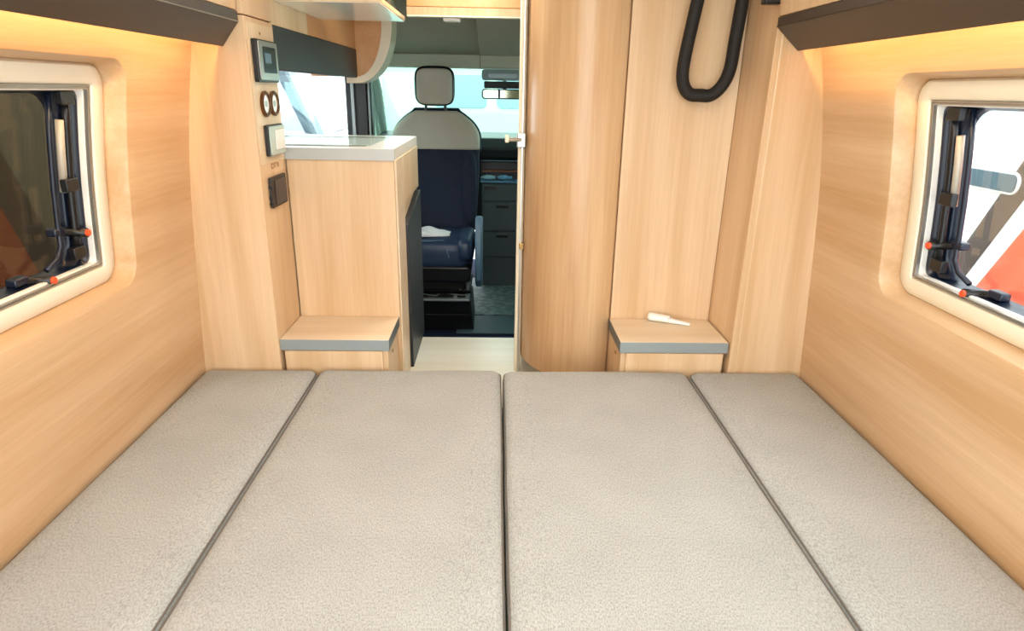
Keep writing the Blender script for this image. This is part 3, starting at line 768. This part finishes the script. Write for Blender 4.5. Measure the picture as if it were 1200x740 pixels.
# lever / side cover on the right
prism('side_cover', [(3.70, .46), (3.72, .62), (3.80, .72), (3.90, .70), (3.95, .50), (3.90, .32), (3.80, .28), (3.73, .34)], 'x', SX+.262, SX+.305, M['armb'], st, bevel=.012, label='blue-grey side cover')
# cloth on seat
t = thing('cloth', 'crumpled white cloth lying on the cab seat', 'cloth', (-.40, 3.86, .585))
bm = bmesh.new(); bmesh.ops.create_grid(bm, x_segments=26, y_segments=18, size=1)
for v in bm.verts:
    x, y = v.co.x, v.co.y
    r_ = min(1, max(0, 1-(abs(x)**2.5+abs(y)**2.5)))
    sh = 1-.45*max(0, x)
    v.co = Vector((-.405+x*.125, 3.90+y*.11*sh, .592+.036*r_**.5*(.7+.3*sin(x*6+y*4))*(1-.4*max(0, x))))
o = link('folded_cloth', bm, M['paper'], t, smooth='all'); md = o.modifiers.new('s', 'SOLIDIFY'); md.thickness = .006

# ------------------------------------------------------------------ outside
struct(box('floor_hall', (-30, 30, -12, 40, -.56, -.52), M['ground'], bevel=0), 'pale ground of the hall outside the van', 'ground')
def motorhome(side, lab, body, roof, stripes, windowm, x, ya, yb, top):
    t = thing('motorhome', lab, 'vehicle', (side*(x+1), (ya+yb)/2, -.52))
    s = side; X0, X1 = s*x, s*(x+2.1)
    prof = [(ya, -.15), (ya, top-.25), (ya+.15, top-.05), (ya+.4, top), (yb-1.6, top), (yb-1.2, top-.1), (yb-1.0, 1.3), (yb-.3, .6), (yb, .45), (yb, -.15)]
    prism('body', prof, 'x', min(X0, X1), max(X0, X1), body, t, bevel=.05, seg=3)
    def wheel(y):
        bm = cyl_bm((s*(x+.02), y, -.18), (s*(x+.25), y, -.18), .34, n=40); w = link('wheel', bm, M['rubber'], t, bevel=.02)
        link('rim', cyl_bm((s*(x+.0), y, -.18), (s*(x+.05), y, -.18), .2, n=32), M['alu'], w, bevel=.01)
    wheel(ya+1.2); wheel(yb-1.1)
    for (pts, m_, nm) in stripes: prism(nm, pts, 'x', *sorted((s*(x-.004), s*(x+.01))), m_, t, bevel=0)
    for (y0, y1, z0, z1) in windowm:
        f = rbox('window', *sorted((s*(x-.015), s*(x+.01))), y0, y1, z0, z1, .05, 'x', M['white'], t, bevel=.005)
        rbox('pane', *sorted((s*(x-.02), s*(x-.01))), y0+.012, y1-.012, z0+.012, z1-.012, .03, 'x', M['vdark'], f, bevel=.003)
    return t
sl = lambda z, y0, z0, k: y0+(z0-z)*k
def band(p0, k0, p1, k1, za, zb): # between two slanted lines y(z)
    return [(sl(za, *p0, k0), za), (sl(zb, *p0, k0), zb), (sl(zb, *p1, k1), zb), (sl(za, *p1, k1), za)]
K = .50
motorhome(1, 'white motorhome with brown and orange slanted stripes outside the right window', M['vwhite'], None,
    [(band((3.075, 1.145), .52, (3.02, .96), .55, -.1, 1.75), M['vbrown'], 'brown_stripe'),
     ([(sl(-.1, 2.965, .84, .58), -.1), (sl(1.75, 2.965, .84, .58), 1.75), (.3, 1.75), (-.1, -.1)], M['vorange'], 'orange_stripe'),
     ([(2.9, 1.30), (4.1, 1.30), (4.1, 1.48), (2.7, 1.48)], M['vgrey'], 'pale_blue_stripe')],
    [(3.05, 3.60, .985, 1.095)], 2.5, -1.5, 5.4, 2.2)
motorhome(-1, 'motorhome with slanted stripes outside the left window, its shade painted in as taupe and rust', M['vtaupe'], None,  # mirrored livery, darkened in colour to look dim
    [(band((3.30, .82), .42, (3.39, 1.09), .44, -.1, 1.75), M['vbrown_shade'], 'dark_stripe'),
     ([(sl(-.1, 3.30, .82, .42), -.1), (sl(1.75, 3.30, .82, .42), 1.75), (.3, 1.75), (-.1, -.1)], M['vorange_shade'], 'shaded_orange_stripe')],
    [], 2.5, -1.5, 5.2, 2.2)
# white van seen through the kitchen window : slanted screen pillar and mirror
v2 = thing('parked_van', 'white van with slanted grey screen pillar seen through the kitchen window', 'vehicle', (-4, 11, -.52))
prism('body', [(8.6, -.2), (8.6, .62), (11.2, .74), (11.25, .62), (15.5, .62), (15.5, -.2)], 'x', -4.9, -3.05, M['vwhite'], v2, bevel=.04)
prism('pillar', [(11.35, .58), (11.85, .58), (10.15, 1.75), (9.75, 1.75)], 'x', -3.12, -3.0, M['vpillar'], v2, bevel=.02)
prism('pillar_seal', [(11.12, .58), (11.36, .58), (9.76, 1.75), (9.55, 1.75)], 'x', -3.12, -2.99, M['vdark'], v2, bevel=.01)
prism('cabin', [(11.9, .62), (10.4, 1.8), (10.7, 2.1), (15.5, 2.1), (15.5, .62)], 'x', -4.9, -3.1, M['vwhite'], v2, bevel=.05)
soft('wing_mirror', -3.1, -2.9, 9.0, 10.2, .60, .80, M['vpillar'], v2)
for y in (9.8, 14.2): link('wheel', cyl_bm((-3.3, y, -.2), (-3.04, y, -.2), .32, n=32), M['rubber'], v2, bevel=.02)
# pale vehicle beyond the windscreen
v3 = thing('distant_van', 'pale van standing far ahead beyond the windscreen', 'vehicle', (0, 13, -.52))
prism('body', [(-2.2, -.2), (-2.2, 2.0), (-1.9, 2.25), (1.4, 2.25), (1.7, 2.0), (1.7, -.2)], 'y', 13, 18, plain('vehicle_mint', '#ccd6d0', .3), v3, bevel=.08)
rbox('rear_window', -1.2, -.2, 12.97, 13.01, 1.1, 1.7, .1, 'y', M['vpillar'], v3, bevel=.01)
rbox('rear_window', .0, .9, 12.97, 13.01, 1.1, 1.7, .1, 'y', M['vpillar'], v3, bevel=.01)
box('bumper', (-2.1, 1.6, 12.9, 13.02, -.15, .1), M['vgrey'], v3, bevel=.03)

# ------------------------------------------------------------------ light
wld = bpy.data.worlds.new('World'); sc.world = wld; wld.use_nodes = True
bg = wld.node_tree.nodes['Background']; bg.inputs[0].default_value = (.92, .97, 1, 1); bg.inputs[1].default_value = 6.0
def area(name, loc, size, power, col, rot=(0, 0, 0)):
    l = bpy.data.lights.new(name, 'AREA'); l.shape = 'RECTANGLE'; l.size, l.size_y = size; l.energy = power; l.color = col
    o = bpy.data.objects.new(name, l); COL.objects.link(o); o.location = loc; o.rotation_euler = rot; return o
cl = thing('added_ceiling_lamp', 'added flat round-cornered ceiling lamp out of view, brightening the bed area', 'lamp', (CX, .95, CEIL-.02))  # unseen lamp, added to even out the interior light
rbox('housing', CX-.30, CX+.30, .45, 1.45, CEIL-.012, CEIL, .04, 'z', M['white'], cl)
rbox('diffuser', CX-.28, CX+.28, .47, 1.43, CEIL-.018, CEIL-.011, .035, 'z', M['lamp'], cl)
area('added_lamp_glow', (CX, .95, CEIL-.03), (.5, .9), 4, (1, .93, .84))
cl2 = thing('added_ceiling_lamp', 'added ceiling lamp out of view, brightening the kitchen aisle', 'lamp', (-.13, 2.45, CEIL-.02))  # second unseen lamp, added to lift the aisle and shelf underside
rbox('housing', -.25, 0, 2.33, 2.62, CEIL-.012, CEIL, .03, 'z', M['white'], cl2)
rbox('diffuser', -.235, -.015, 2.345, 2.605, CEIL-.018, CEIL-.011, .025, 'z', M['lamp'], cl2)
area('added_lamp_glow_kitchen', (-.13, 2.47, CEIL-.03), (.2, .24), 6.5, (1, .93, .84))

# ------------------------------------------------------------------ camera
P_, YW_, R_o = radians(19.2), radians(1.58), radians(1.05)
cam = bpy.data.cameras.new('Camera'); cam.sensor_width = 36; cam.lens = 755/1200*36; cam.clip_start = .01
co = bpy.data.objects.new('Camera', cam); COL.objects.link(co)
fwd = Vector((sin(YW_)*cos(P_), cos(YW_)*cos(P_), -sin(P_)))
right = Vector((cos(YW_), -sin(YW_), 0)); upv = right.cross(fwd)
# roll: the picture's down vector leans so that frontal lines fall slightly to the right
r2 = right*cos(R_o)+upv*sin(R_o)
u2 = r2.cross(fwd)
mat = Matrix((r2, u2, -fwd)).transposed().to_4x4(); mat.translation = Vector((0, 0, 1.42))
co.matrix_world = mat
sc.camera = co
vs = sc.view_settings; vs.view_transform = 'Standard'; vs.look = 'None'; vs.gamma = 1; vs.exposure = -0.14; vs.use_curve_mapping = False
